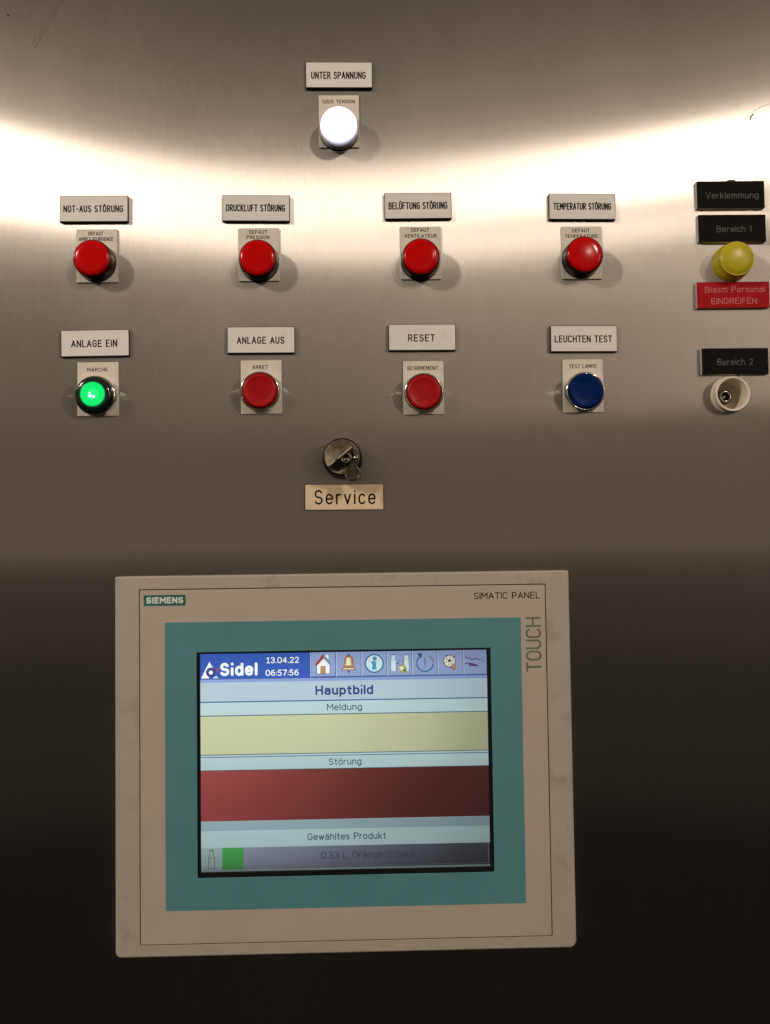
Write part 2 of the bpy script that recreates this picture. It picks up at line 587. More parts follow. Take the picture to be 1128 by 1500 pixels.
# ------------------------------------------------------------------ engraved single-line alphabet (cap height 1)
A = arc
G = {
    'A': (.62, [[(0, 0), (.31, 1), (.62, 0)], [(.1, .32), (.52, .32)]]),
    'B': (.56, [[(.3, .53), (0, .53), (0, 1), (.28, 1)] + A(.28, .765, .24, .235, 90, -90), [(0, .53), (0, 0), (.28, 0)] + A(.28, .265, .28, .265, -90, 90)]),
    'C': (.56, [A(.28, .72, .28, .28, 20, 180) + A(.28, .28, .28, .28, 180, 340)]),
    'D': (.58, [[(0, 0), (0, 1), (.26, 1)] + A(.26, .68, .32, .32, 90, 0) + A(.26, .32, .32, .32, 0, -90) + [(0, 0)]]),
    'E': (.50, [[(.5, 1), (0, 1), (0, 0), (.5, 0)], [(0, .52), (.42, .52)]]),
    'F': (.50, [[(.5, 1), (0, 1), (0, 0)], [(0, .52), (.42, .52)]]),
    'G': (.58, [A(.29, .71, .29, .29, 20, 180) + A(.29, .29, .29, .29, 180, 360) + [(.58, .48), (.34, .48)]]),
    'H': (.58, [[(0, 0), (0, 1)], [(.58, 0), (.58, 1)], [(0, .52), (.58, .52)]]),
    'I': (.0, [[(0, 0), (0, 1)]]),
    'K': (.56, [[(0, 0), (0, 1)], [(.54, 1), (0, .4)], [(.16, .57), (.56, 0)]]),
    'L': (.48, [[(0, 1), (0, 0), (.48, 0)]]),
    'M': (.70, [[(0, 0), (0, 1), (.35, .38), (.70, 1), (.70, 0)]]),
    'N': (.58, [[(0, 0), (0, 1), (.58, 0), (.58, 1)]]),
    'O': (.58, [A(.29, .71, .29, .29, 0, 180) + A(.29, .29, .29, .29, 180, 360) + [(.58, .71)]]),
    'P': (.54, [[(0, 0), (0, 1), (.27, 1)] + A(.27, .735, .27, .265, 90, -90) + [(0, .44)]]),
    'R': (.56, [[(0, 0), (0, 1), (.28, 1)] + A(.28, .745, .26, .255, 90, -90) + [(0, .49)], [(.28, .49), (.56, 0)]]),
    'S': (.54, [A(.27, .745, .25, .255, 25, 270, 14) + A(.27, .25, .27, .25, 90, -155, 14)[1:]]),
    'T': (.56, [[(0, 1), (.56, 1)], [(.28, 1), (.28, 0)]]),
    'U': (.56, [[(0, 1), (0, .28)] + A(.28, .28, .28, .28, 180, 360) + [(.56, 1)]]),
    'V': (.60, [[(0, 1), (.30, 0), (.60, 1)]]),
    'a': (.46, [[(.04, .60)] + A(.23, .48, .23, .22, 120, 0) + [(.46, 0)], [(.46, .40), (.2, .40)] + A(.2, .2, .2, .2, 90, 270) + [(.3, 0), (.46, .12)]]),
    'b': (.46, [[(0, 1), (0, 0)], A(.23, .46, .23, .24, 180, 0) + A(.23, .24, .23, .24, 0, -180) + [(0, .46)]]),
    'c': (.42, [A(.22, .46, .22, .24, 30, 180) + A(.22, .24, .22, .24, 180, 330)]),
    'd': (.46, [[(.46, 1), (.46, 0)], A(.23, .46, .23, .24, 0, 180) + A(.23, .24, .23, .24, 180, 360) + [(.46, .46)]]),
    'e': (.46, [[(0, .36), (.46, .36)] + A(.23, .46, .23, .24, 0, 180) + A(.23, .24, .23, .24, 180, 325)]),
    'f': (.30, [A(.27, .83, .15, .17, 80, 180) + [(.12, 0)], [(0, .68), (.28, .68)]]),
    'g': (.46, [A(.23, .46, .23, .24, 0, 180) + A(.23, .24, .23, .24, 180, 360) + [(.46, .46)], [(.46, .7), (.46, -.06)] + A(.23, -.06, .23, .2, 0, -150)]),
    'h': (.44, [[(0, 1), (0, 0)], A(.22, .46, .22, .24, 180, 0) + [(.44, 0)]]),
    'i': (.0, [[(0, .7), (0, 0)], [(0, .93), (0, .97)]]),
    'k': (.42, [[(0, 1), (0, 0)], [(.4, .7), (0, .26)], [(.13, .40), (.42, 0)]]),
    'l': (.0, [[(0, 1), (0, 0)]]),
    'm': (.72, [[(0, .7), (0, 0)], A(.18, .5, .18, .2, 180, 0) + [(.36, 0)], A(.54, .5, .18, .2, 180, 0) + [(.72, 0)]]),
    'n': (.44, [[(0, .7), (0, 0)], A(.22, .46, .22, .24, 180, 0) + [(.44, 0)]]),
    'o': (.46, [A(.23, .46, .23, .24, 0, 180) + A(.23, .24, .23, .24, 180, 360) + [(.46, .46)]]),
    'p': (.46, [[(0, .7), (0, -.28)], A(.23, .46, .23, .24, 180, 0) + A(.23, .24, .23, .24, 0, -180) + [(0, .46)]]),
    'r': (.28, [[(0, .7), (0, 0)], A(.2, .48, .2, .22, 180, 70)]),
    's': (.38, [A(.19, .535, .18, .165, 30, 270) + A(.19, .185, .19, .185, 90, -150)[1:]]),
    't': (.30, [[(.12, .92), (.12, .15)] + A(.27, .15, .15, .15, 180, 280), [(0, .68), (.29, .68)]]),
    'u': (.44, [[(0, .7), (0, .24)] + A(.22, .24, .22, .24, 180, 360), [(.44, .7), (.44, 0)]]),
    'v': (.44, [[(0, .7), (.22, 0), (.44, .7)]]),
    'w': (.68, [[(0, .7), (.17, 0), (.34, .66), (.51, 0), (.68, .7)]]),
    '0': (.50, [A(.25, .7, .25, .3, 0, 180) + A(.25, .3, .25, .3, 180, 360) + [(.50, .7)]]),
    '1': (.36, [[(.02, .78), (.2, 1), (.2, 0)], [(.02, 0), (.38, 0)]]),
    '2': (.48, [A(.24, .74, .24, .26, 165, -25) + [(.0, .0), (.48, 0)]]),
    '3': (.48, [A(.22, .755, .23, .245, 150, -90) + A(.22, .265, .26, .265, 90, -150)[1:]]),
    '4': (.52, [[(.38, 0), (.38, 1), (0, .28), (.52, .28)]]),
    '5': (.48, [[(.44, 1), (.06, 1), (.03, .56)] + A(.2, .3, .27, .31, 110, -140)]),
    '6': (.50, [[(.42, .98)] + A(.3, .55, .3, .4, 110, 180) + A(.25, .3, .25, .3, 180, 360) + A(.25, .3, .25, .3, 0, 180)]),
    '7': (.48, [[(0, 1), (.48, 1), (.15, 0)]]),
    '.': (.0, [[(0, 0), (0, .03)]]),
    ':': (.0, [[(0, .08), (0, .11)], [(0, .58), (0, .61)]]),
    '-': (.34, [[(0, .45), (.34, .45)]]),
    "'": (.0, [[(0, 1), (0, .8)]]),
    '/': (.36, [[(0, -.08), (.36, 1.02)]]),
    ' ': (.22, []),
}


def _uml(ch, y):
    w, st = G[ch]
    return (w, st + [[(w / 2 - .12, y), (w / 2 - .12, y + .04)], [(w / 2 + .12, y), (w / 2 + .12, y + .04)]])


G['ı'] = (.0, [[(0, .56), (0, 0)], [(0, 1.0), (0, 1.02)]])
G['|'] = (.16, [[(0, .80), (.16, 1), (.16, 0)]])
G['Ö'] = _uml('O', 1.16)
G['Ü'] = _uml('U', 1.16)
G['ö'] = _uml('o', .9)
G['ä'] = _uml('a', .9)


def text(mb, s, cx, cz, width, cap, hw, h, mat, space=.26, hh=0.05, rot90=False, slant=0, jitter=0.0):
    """s centred on (cx,cz), total width and cap height in mm, stroke half width hw"""
    adv = 0
    items = []
    for ch in s:
        w, st = G[ch]
        items.append((adv, st))
        adv += w + space
    total = adv - space
    sx = (width - 2 * hw) / total
    sy = cap - 2 * hw
    for x0, st in items:
        jz = random.uniform(-jitter, jitter)
        for pts in st:
            q = []
            for (x, y) in pts:
                X = (x0 + x + slant * y) * sx - (width - 2 * hw) / 2
                Y = (y - .5) * sy + jz
                if rot90:
                    X, Y = -Y, X
                q.append((cx + X, cz + Y))
            mb.stroke(q, hw, h, hh, mat)


# ------------------------------------------------------------------ the brushed steel front, with the hole of the lamp holder
HOLE = (293.6, 268.0, 11.4)


def steel_panel():
    mb = MB()
    X0, X1, Z0, Z1 = -900, 900, -800, 1100
    hx, hz, r = HOLE
    q = 20
    mb.rect(X0, X1, Z0, hz - q, 0, M['steel'])
    mb.rect(X0, X1, hz + q, Z1, 0, M['steel'])
    mb.rect(X0, hx - q, hz - q, hz + q, 0, M['steel'])
    mb.rect(hx + q, X1, hz - q, hz + q, 0, M['steel'])
    n = 48
    outer, inner, deep = [], [], []
    for i in range(n):
        t = 2 * math.pi * (i + .5) / n
        c, s = math.cos(t), math.sin(t)
        k = q / max(abs(c), abs(s))
        outer.append((hx + c * k, hz + s * k, 0))
        inner.append((hx + c * r, hz + s * r, 0))
        deep.append((hx + c * r, hz + s * r, -2))
    # square corners
    for i in range(n):
        j = (i + 1) % n
        a, b = outer[i], outer[j]
        if abs(a[0] - b[0]) > 1e-3 and abs(a[1] - b[1]) > 1e-3:
            cx = hx + q * (1 if a[0] + b[0] > 2 * hx else -1)
            cz = hz + q * (1 if a[1] + b[1] > 2 * hz else -1)
            mb.add([a, (cx, cz, 0), b], [(0, 1, 2)], M['steel'])
    mb.loft([outer, inner, deep], M['steel'], close=False)
    o = mb.build('steel_panel')
    o['kind'] = 'structure'
    return o


PANEL = steel_panel()


def scratch(pts, w, mat=None):
    mb = MB()
    mb.stroke(pts, w, 0.01, 0.02, mat or M['scratch'])
    return mb.build('scratch', PANEL)


scratch([(-205, 578), (-212, 567), (-220, 554), (-226, 544), (-229, 538)], .26)
scratch([(-209, 576), (-216, 566), (-224, 552), (-231, 541), (-233.5, 535.5)], .13)
scratch([(-249.4, 563.9), (-248.7, 563.1)], .5, M['ink'])
scratch([(309, 478), (314, 483), (320, 488), (326, 491.5), (334, 494)], .17)
scratch([(316.6, 481.5), (317.2, 483.6), (318.9, 485.4)], .55, M['brown_ink'])
scratch([(305.5, 493.5), (306.6, 491), (307.4, 488.5)], .12)
scratch([(273.5, 486.6), (274.3, 486.0)], .35)
scratch([(-146, -110), (-120, -141)], .01)

# ------------------------------------------------------------------ engraved name plates


def nameplate(x, z, lines, label, w=50.6, hgt=20.0, thick=2.7, style='white', rz=0, group=None, jitter=0.0):
    t = thing('nameplate', label, 'name plate', x, z, group, rz)
    b = MB()
    a, c = w / 2, hgt / 2
    if style in ('white', 'ivory'):
        b.block(-a, a, -c, c, 0.02, thick, M['black_core'], .2, .35)
        b.build('body', t)
        f = MB()
        f.block(-a + .45, a - .45, -c + .45, c - .45, thick - 0.05, thick + .22, M['white_face' if style == 'white' else 'ivory_face'], .12, .3)
        f.build('face', t)
        top = thick + .22
        ink, space = M['ink'], .36
    else:
        b.block(-a, a, -c, c, 0.02, thick, M['white_edge'], .05, .3)
        b.build('body', t)
        f = MB()
        f.block(-a + .12, a - .02, -c + .02, c - .02, thick - 0.05, thick + .5, M['black_face' if style == 'black' else 'red_face'], .15, .3)
        f.build('face', t)
        top = thick + .5
        ink, space = M['grey_ink' if style == 'black' else 'pink_ink'], .24
    for (s, dx, dz, tw, cap, hw) in lines:
        l = MB()
        text(l, s, dx, dz, tw, cap, hw, top - .005, ink, space, jitter=jitter)
        l.build('lettering', t)
    return t


R1 = 413.2
R2 = 312.4
G1 = 'white name plates with black engraved capitals'
nameplate(1.2, 515.2, [('UNTER SPANNUNG', -.4, -.4, 41.5, 5.7, .44)],
          'white name plate engraved UNTER SPANNUNG, topmost on the panel above the lit white lamp', group=G1, rz=0.2)
nameplate(-183.6, R1, [('NOT-AUS STÖRUNG', -.4, -.2, 44.6, 5.4, .44)],
          'white name plate engraved NOT-AUS STÖRUNG above the leftmost red indicator lamp', group=G1, rz=0.1, w=51)
nameplate(-62.4, R1 - .2, [('DRUCKLUFT STÖRUNG', -.3, 0, 44.4, 5.5, .44)],
          'white name plate engraved DRUCKLUFT STÖRUNG above the second red indicator lamp from the left', group=G1, rz=0.6, w=50.8)
nameplate(59.7, R1 + 1.0, [('BELÜFTUNG STÖRUNG', 0, 0, 44.6, 5.6, .44)],
          'white name plate engraved BELÜFTUNG STÖRUNG above the third red indicator lamp', group=G1, rz=-0.3, w=50.8)
nameplate(184.5, R1 - .2, [('TEMPERATUR STÖRUNG', 0, 0, 44.2, 5.4, .44)],
          'white name plate engraved TEMPERATUR STÖRUNG above the rightmost red indicator lamp', group=G1, rz=0.5, w=50.8)
nameplate(-182.8, 311.5, [('ANLAGE EIN', -.6, -.3, 34.1, 5.5, .44)],
          'white name plate engraved ANLAGE EIN above the lit green button', group=G1, rz=-0.5)
nameplate(-59.4, 312.9, [('ANLAGE AUS', -.3, -.3, 35.5, 5.5, .44)],
          'white name plate engraved ANLAGE AUS above the red push button in the lower row', group=G1, rz=0.2)
nameplate(61.4, 313.9, [('RESET', -.5, -.5, 20.3, 5.6, .44)],
          'white name plate engraved RESET above a red push button', group=G1, rz=0.2)
nameplate(183.6, 311.9, [('LEUCHTEN TEST', -.5, -.3, 43.6, 5.5, .44)],
          'white name plate engraved LEUCHTEN TEST above the blue push button', group=G1, rz=0.4)
nameplate(1.5, 194.4, [('Service', .5, 0, 45.7, 11.0, .66)],
          'yellowed name plate engraved Service directly under the key switch', w=59.0, hgt=19.6, thick=1.4, style='ivory', rz=0.3)
G2 = 'black name plates at the right edge'
nameplate(298.4, 421.6, [('Verklemmung', 1.0, -.6, 40.5, 5.0, .22)],
          'black name plate engraved Verklemmung, upper one of the two above the yellow lamp', w=52, hgt=20.8, style='black', rz=-0.3, thick=2.6, group=G2, jitter=.05)
nameplate(298.7, 395.6, [('Bereich |', 1.4, -.6, 26.6, 4.6, .24)],
          'black name plate engraved Bereich 1 directly above the yellow lamp', w=51.8, hgt=20.8, style='black', rz=-0.1, thick=2.6, group=G2, jitter=.05)
nameplate(298.1, 293.6, [('Bereich 2', 0, -.5, 27.0, 4.9, .24)],
          'black name plate engraved Bereich 2 above the open lamp holder without a lens', w=50.8, hgt=20, style='black', rz=0, thick=2.6, group=G2, jitter=.05)
nameplate(298.2, 344.4, [('Blasm Personal', 1.5, 4.2, 45.9, 4.7, .27), ('EINGREIFEN', .5, -4.7, 34.9, 4.6, .27)],
          'red name plate engraved Blasm Personal EINGREIFEN under the yellow lamp', w=55.5, hgt=20, style='red', rz=-0.2, thick=2.4, jitter=.05)

# ------------------------------------------------------------------ legend plates, indicator lamps and push buttons


def legend_plate(t, dx, dz, lines, w=30.6, hgt=40.4, rz=0):
    b = MB()
    b.block(dx - w / 2, dx + w / 2, dz - hgt / 2, dz + hgt / 2, 0.02, 1.3, M['legend'], .2, .6)
    # moulded frame line just inside the edge
    o = b.build('legend_plate', t)
    for (s, x, z, tw, cap) in lines:
        l = MB()
        text(l, s, x, z, tw, cap, .25, 1.295, M['brown_ink'], .34, hh=.03)
        l.build('lettering', o)
    return o


LENS = [(14.4, 3.2), (14.3, 5.0), (14.1, 11.0), (13.95, 12.2), (13.6, 12.9), (13.1, 13.05)]
FACE = [(13.1, 13.05), (12.9, 13.5), (12.4, 14.0), (11.6, 14.4), (10.4, 14.75), (7, 15.0), (3, 15.1), (0, 15.15)]
LIT = [(14.3, 3.2), (14.2, 5.0), (13.8, 11.6), (13.7, 12.4)]


def red_indicator(x, z, lines, label, pdx, pdz):
    t = thing('indicator_lamp', label, 'indicator lamp', x, z, 'red indicator lamps in the upper row')
    legend_plate(t, pdx, pdz, lines)
    b = MB()
    b.lathe([(14.6, 1.2), (14.6, 2.8), (14.3, 3.3), (12.0, 3.3)], M['black_ring'], close=False)
    b.build('collar', t)
    s = MB()
    s.lathe(LENS, M['red_side'], close=False)
    o = s.build('lens', t)
    f = MB()
    f.lathe(FACE, M['red_lens'])
    f.build('lens_face', t)
    return t


red_indicator(-181.9, 372.3, [('DEFAUT', -.8, 22.5, 11.1, 3.0), ("ARRET D'URGENCE", -.6, 18.3, 25.7, 2.9)],
              "red indicator lamp with legend DEFAUT ARRET D'URGENCE, leftmost of the four unlit red lamps", 0, 5.6)
red_indicator(-60.3, 371.6, [('DEFAUT', -.8, 23.6, 13.7, 3.0), ('PRESSION', -.9, 19.7, 17.2, 2.9)],
              'red indicator lamp with legend DEFAUT PRESSION under the plate DRUCKLUFT STÖRUNG', -.5, 6.5)
red_indicator(60.8, 371.8, [('DEFAUT', .3, 24.4, 13.8, 3.0), ('VENTILATEUR', .6, 19.9, 24.4, 2.9)],
              'red indicator lamp with legend DEFAUT VENTILATEUR under the plate BELÜFTUNG STÖRUNG', .5, 6.8)
red_indicator(182.9, 372.6, [('DEFAUT', .6, 22.5, 13.6, 2.9), ('TEMPERATURE', .8, 18.1, 25.3, 2.9)],
              'red indicator lamp with legend DEFAUT TEMPERATURE, rightmost of the four unlit red lamps', .9, 5.4)

# white lamp, lit
t = thing('indicator_lamp', 'brightly lit white indicator lamp with legend SOUS TENSION at the top of the panel', 'indicator lamp', .8, 471.3)
legend_plate(t, -.1, 8.8, [('SOUS TENSION', -.3, 24.1, 25.0, 3.0)])
b = MB()
b.lathe([(14.6, 1.2), (14.6, 2.8), (14.3, 3.3), (12.0, 3.3)], M['black_ring'], close=False)
b.build('collar', t)
b = MB()
b.lathe(LIT + [(13.6, 13.0), (13.5, 13.9), (12.7, 14.7), (11, 15.4), (7, 15.9), (3, 16.1), (0, 16.15)], M['white_lamp'])
b.build('lens', t)


def push_button(x, z, lines, label, cap_mat, pdx, pdz, ring_mat='chrome', group='push buttons in the lower row', dish=True):
    t = thing('push_button', label, 'push button', x, z, group)
    legend_plate(t, pdx, pdz, lines)
    b = MB()
    b.lathe([(14.7, 7.7), (14.5, 8.2), (14.0, 8.6), (13.5, 8.7), (13.15, 8.3), (13.1, 4.0)], M[ring_mat], close=False)
    b.lathe([(14.7, 1.25), (14.7, 7.7)], M['polished'], close=False, n=128)
    b.build('bezel_ring', t)
    b = MB()
    b.lathe([(13.2, 4.6), (12.0, 4.6)], M['black_ring'], close=False)
    b.build('gap_seal', t)
    b = MB()
    b.lathe([(12.75, 3.5), (12.7, 9.4), (12.5, 10.1), (11.9, 10.7), (11.1, 10.9), (10.3, 10.75), (9.3, 10.4), (5, 10.2), (0, 10.15)], cap_mat)
    b.build('cap', t)
    return t


push_button(-59.9, 273.4, [('ARRET', -.6, 19.2, 11.9, 3.0)], 'red push button with legend ARRET under the plate ANLAGE AUS', M['red_cap'], .2, 4.3, 'dull_chrome')
push_button(61.7, 271.2, [('REARMEMENT', -.1, 19.6, 23.1, 3.2)], 'red push button with legend REARMEMENT under the plate RESET', M['red_cap'], .3, 4.8, 'dull_chrome')
push_button(182.5, 270.9, [('TEST LAMPE', .2, 20.3, 21.0, 3.1)], 'blue push button in a shiny chrome ring with legend TEST LAMPE', M['blue_cap'], .1, 5.4, 'chrome')

# green lit button
t = thing('push_button', 'lit green push button with legend MARCHE, leftmost in the lower row', 'push button', -181.2, 271.4, 'push buttons in the lower row')
legend_plate(t, 0, 5.9, [('MARCHE', -.2, 20.5, 15.3, 2.9)])
b = MB()
b.lathe([(14.7, 7.4), (14.5, 7.8), (14.0, 8.0)], M['chrome'], close=False)
b.lathe([(14.7, 1.25), (14.7, 7.4)], M['polished'], close=False, n=128)
b.build('bezel_ring', t)
b = MB()
b.lathe([(14.05, 6.0), (13.95, 9.5), (13.6, 11.2), (12.9, 12.4), (11.6, 13.2), (10.0, 13.5), (9.4, 13.45)], M['green_side'], close=False)
b.build('lens', t)
b = MB()
b.lathe([(9.4, 13.45), (9.0, 13.55), (6, 13.8), (3, 13.9), (0, 13.95)], M['green_glow'])
o = b.build('lens_face', t)
b = MB()
for (dx, dz, r) in ((-1.6, -1.4, 1.25), (1.0, -2.0, .95), (-1.9, .8, .6)):
    b.lathe([(r, 13.6), (r * .9, 14.1), (r * .55, 14.4), (0, 14.5)], M['bulb'], dx, dz, 16)
b.build('bulb_glow', t)

# yellow lamp
t = thing('indicator_lamp', 'unlit yellow domed indicator lamp between the black Bereich 1 plate and the red plate', 'indicator lamp', 297.8, 369.2)
b = MB()
b.lathe([(14.2, 0.02), (14.2, 3.0), (13.9, 3.6), (13.9, 6.0), (13.5, 6.6), (13.3, 6.7)], M['yellow'], close=False)
b.build('collar', t)
b = MB()
b.lathe([(13.35, 6.5), (13.2, 10.5), (13.05, 11.6), (12.8, 12.2), (12.5, 12.3), (12.25, 12.0), (11.9, 12.3), (10.8, 13.2), (8.5, 14.0), (5, 14.5), (2, 14.7), (0, 14.75)], M['yellow'])
b.build('lens', t)

# empty lamp holder
t = thing('lamp_holder', 'open yellowed white lamp holder without lens, its socket showing, under the plate Bereich 2', 'lamp holder', HOLE[0], HOLE[1])
b = MB()
b.lathe([(14.0, 0.02), (14.0, 2.4), (13.6, 3.0), (13.2, 3.1), (13.2, 4.6), (13.5, 5.0), (13.3, 7.6), (12.9, 8.1), (12.3, 8.2), (11.6, 7.8), (11.1, 6.5), (10.9, 0), (10.6, -10)], M['holder_white'], close=False)
b.build('sleeve', t)
b = MB()
b.lathe([(11.2, -9.9), (6.0, -9.9), (5.8, -9.0), (0, -9.0)], M['holder_white'])
b.build('sleeve_floor', t)
b = MB()
b.lathe([(5.6, -9.0), (5.6, -2.0), (5.2, -1.4), (4.4, -1.4), (4.2, -3.5), (3.3, -6.5)], M['socket'], -1.6, -.4, 40, close=False)
b.lathe([(4.25, -3.5), (4.2, -.9), (3.7, -.6), (3.3, -.9), (3.2, -6)], M['dull_chrome'], -1.6, -.4, 40, close=False)
b.lathe([(3.5, -6.5), (0, -6.5)], M['socket'], -1.6, -.4, 24)
b.build('socket', t)
b = MB()
b.lathe([(1.3, -6.5), (1.3, -3.6), (.9, -3.0), (0, -2.8)], M['chrome'], -1.9, -.4, 20)
b.build('contact', t)
b = MB()
b.stroke([(6.6, 15.9), (6.9, 14.6), (7.0, 12.9)], .35, 2.2, .6, M['ink'])
b.build('wire_end', t)

# small plug peeping out above the uppermost black plate
t = thing('blanking_plug', 'small grey plug head half hidden behind the top edge of the Verklemmung plate', 'plug', 300.2, 427.6)
b = MB()
b.lathe([(6.6, 0.02), (6.6, .7), (6.2, 1.2), (4.0, 1.5), (0, 1.6)], M['dull_chrome'], n=40)
b.build('head', t)

# ------------------------------------------------------------------ key switch and its key
t = thing('key_switch', 'round black and steel key switch above the Service plate', 'key switch', .6, 222.8)
b = MB()
b.lathe([(14.6, 0.02), (14.7, 1.0), (14.7, 9.0), (14.4, 14.5), (13.7, 16.9), (13.2, 17.3), (12.7, 17.3)], M['black_ring'], close=False)
b.build('housing', t)
b = MB()
b.lathe([(12.8, 16.9), (12.8, 17.9), (12.5, 18.2), (12.1, 18.2), (11.9, 17.9), (11.7, 17.8), (0, 17.8)], M['lock_metal'])
b.build('face', t)
# wedge-shaped turning knob, ridge running from lower left to upper right
U = Vector((.777, .629))
V = Vector((.629, -.777))
b = MB()


def kp(u, v, h):
    p = U * u + V * v
    return (p.x, p.y, h)


for (u0, u1, vr, vb, hr) in ((-11.2, 9.8, 0.0, 6.5, 24.5),):
    vs = [kp(u0, -1.0, 17.8), kp(u1, -1.0, 17.8), kp(u1 - 2.5, vb - 1, 17.8), kp(u0 + 2.0, vb, 17.8),
          kp(u0, -.9, hr - 1.5), kp(u1, -.9, hr), kp(u1, .2, hr), kp(u0, .2, hr - 1.5),
          kp(u1 - 3.5, vb - 2.4, 20.5), kp(u0 + 3.0, vb - 1.6, 19.8)]
    b.add(vs, [(0, 1, 5, 4), (4, 5, 6, 7), (7, 6, 8, 9), (9, 8, 2, 3), (1, 2, 8, 6, 5), (0, 4, 7, 9, 3)], M['dark_metal'])
b.build('knob', t)
b = MB()
b.stroke([kp(-10.8, -.4, 0)[:2], kp(-6.0, -.4, 0)[:2]], .36, 24.0, 1.0, M['highlight_metal'])
b.stroke([kp(-2.8, -.4, 0)[:2], kp(9.4, -.4, 0)[:2]], .5, 24.2, .9, M['highlight_metal'])
b.build('ridge_highlight', t)  # lit edge of the ridge, painted as bright strips

t = thing('key', 'small dark key with round bow sticking in the key switch above the Service plate', 'key', .6, 222.8)
b = MB()
b.lathe([(4.6, 18), (4.6, 23.5), (4.1, 24.3), (2.2, 24.3), (2.0, 23.0), (0, 23.0)], M['dark_metal'], 3.0, -1.6, 32)
b.build('shaft', t)
b = MB()
b.lathe([(2.1, 20.5), (2.5, 22.5), (1.7, 24.2), (.6, 24.9), (0, 25)], M['dull_chrome'], 9.6, -1.4, 24)
b.build('rivet', t)
b = MB()
prof = [(0, 21.4), (5.3, 21.4), (5.8, 21.8), (6.0, 22.4), (5.8, 23.0), (5.4, 23.3), (4.9, 23.2), (4.7, 22.9)]
b.lathe(prof, M['dark_metal'], 7.6, -12.4, 48, close=False)
b.lathe([(4.75, 22.9), (0, 22.8)], M['dark_metal'], 7.6, -12.4, 48)
b.add([(4.2, -2.5, 21.5), (9.8, -2.5, 21.5), (10.2, -8.2, 21.6), (5.0, -8.2, 21.6),
       (4.6, -2.7, 23.0), (9.4, -2.7, 23.0), (9.8, -8.3, 22.8), (5.4, -8.3, 22.8)],
      [(0, 1, 5, 4), (1, 2, 6, 5), (2, 3, 7, 6), (3, 0, 4, 7), (4, 5, 6, 7), (3, 2, 1, 0)], M['dark_metal'])
b.build('bow', t)

# ------------------------------------------------------------------ touch panel
HMI = thing('touch_panel', 'beige operator panel with teal frame and lit colour touch screen', 'touch panel', 0, 0)


def ring(mb, outer, inner, h0, h1, ch, mat, inner_depth):
    """frame between two rounded rectangles (x0,x1,z0,z1,rs), chamfered outside"""
    def lp(r, d, h):
        x0, x1, z0, z1, rs = r
        return [(x, z, h) for x, z in rrect(x0 + d, x1 - d, z0 + d, z1 - d, 1, 6, tuple(max(q - d, .05) for q in rs))]
    mb.loft([lp(outer, 0, h0), lp(outer, 0, h1 - ch), lp(outer, ch * .3, h1 - ch * .35), lp(outer, ch, h1),
             lp(inner, -.15, h1), lp(inner, 0, h1 - .15), lp(inner, 0, inner_depth)], mat, close=False)


b = MB()
ring(b, (-167.5, 167.5, -137.5, 137.5, (5.0, 1.2, 1.2, 4.2)), (-149.9, 150.1, -129.1, 128.0, (1.2, .6, .6, 1.6)), .02, 6.0, 1.1, M['bezel'], 4.0)
b.build('bezel', HMI)
b = MB()
b.rect(-151, 151, -130, 129, 4.6, M['groove'])
# open in the middle for the display
b.f, b.mi, b.sm, b.v = [], [], [], []
gro = (-151, 151, -130, 129, (1, 1, 1, 1))
ring(b, gro, (-149.0, 149.0, -128, 127, (1, 1, 1, 1)), 4.2, 4.6, .1, M['groove'], 4.2)
b.build('groove', HMI)
b = MB()
ring(b, (-149.25, 149.45, -128.45, 127.35, (.9, .4, .4, 1.3)), (-108.0, 108.2, -81.7, 81.4, (.5, .5, .5, .5)), 4.3, 5.85, .25, M['foil'], 3.2)
b.build('front_foil', HMI)
b = MB()
ring(b, (-131.1, 131.0, -104.8, 103.5, (.3, .3, .3, .3)), (-108.0, 108.2, -81.7, 81.4, (.5, .5, .5, .5)), 5.84, 5.93, .03, M['teal'], 4.3)
b.build('teal_frame', HMI)
b = MB()
ring(b, (-107.9, 108.1, -81.6, 81.3, (.4, .4, .4, .4)), (-105.7, 105.5, -78.2, 79.9, (.2, .2, .2, .2)), 3.3, 5.0, .1, M['mask'], 3.9)
b.build('screen_mask', HMI)

b = MB()
b.rect(-146.4, -115.8, 115.85, 123.75, 5.90, M['logo_teal'])
lg = b.build('logo_plate', HMI)
b = MB()
text(b, 'SIEMENS', -131.1, 119.85, 27.2, 4.8, .60, 5.90, M['pale_print'], .34, hh=.03)
b.build('lettering', lg)
b = MB()
text(b, 'SIMATIC PANEL', 121.2, 119.7, 49.4, 5.1, .35, 5.86, M['brown_ink'], .24, hh=.03)
b.build('lettering', HMI)
b = MB()
text(b, 'TOUCH', 140.2, 83.4, 40.3, 11.6, .72, 5.86, M['touch_print'], .24, hh=.03, rot90=True)
b.build('lettering', HMI)

# ---- the display, 211 x 158 mm
X0, X1, ZT, ZB = -106, 105.8, 80.3, -78.7
DW, DH = X1 - X0, ZT - ZB


def sx(f):
    return X0 + f * DW


def sz(f):
    return ZT - f * DH


b = MB()
b.rect(X0, X1, ZB, ZT, 4.0, SC['page'])
SCREEN = b.build('screen', HMI)


def band(name, x0, x1, y0, y1, mat, h=4.03, edges=None):
    b = MB()
    b.rect(sx(x0), sx(x1), sz(y1), sz(y0), h, SC[mat])
    for (u0, u1, v0, v1, m) in edges or []:
        b.rect(sx(u0), sx(u1), sz(v1), sz(v0), h + .015, SC[m])
    return b.build(name, SCREEN)


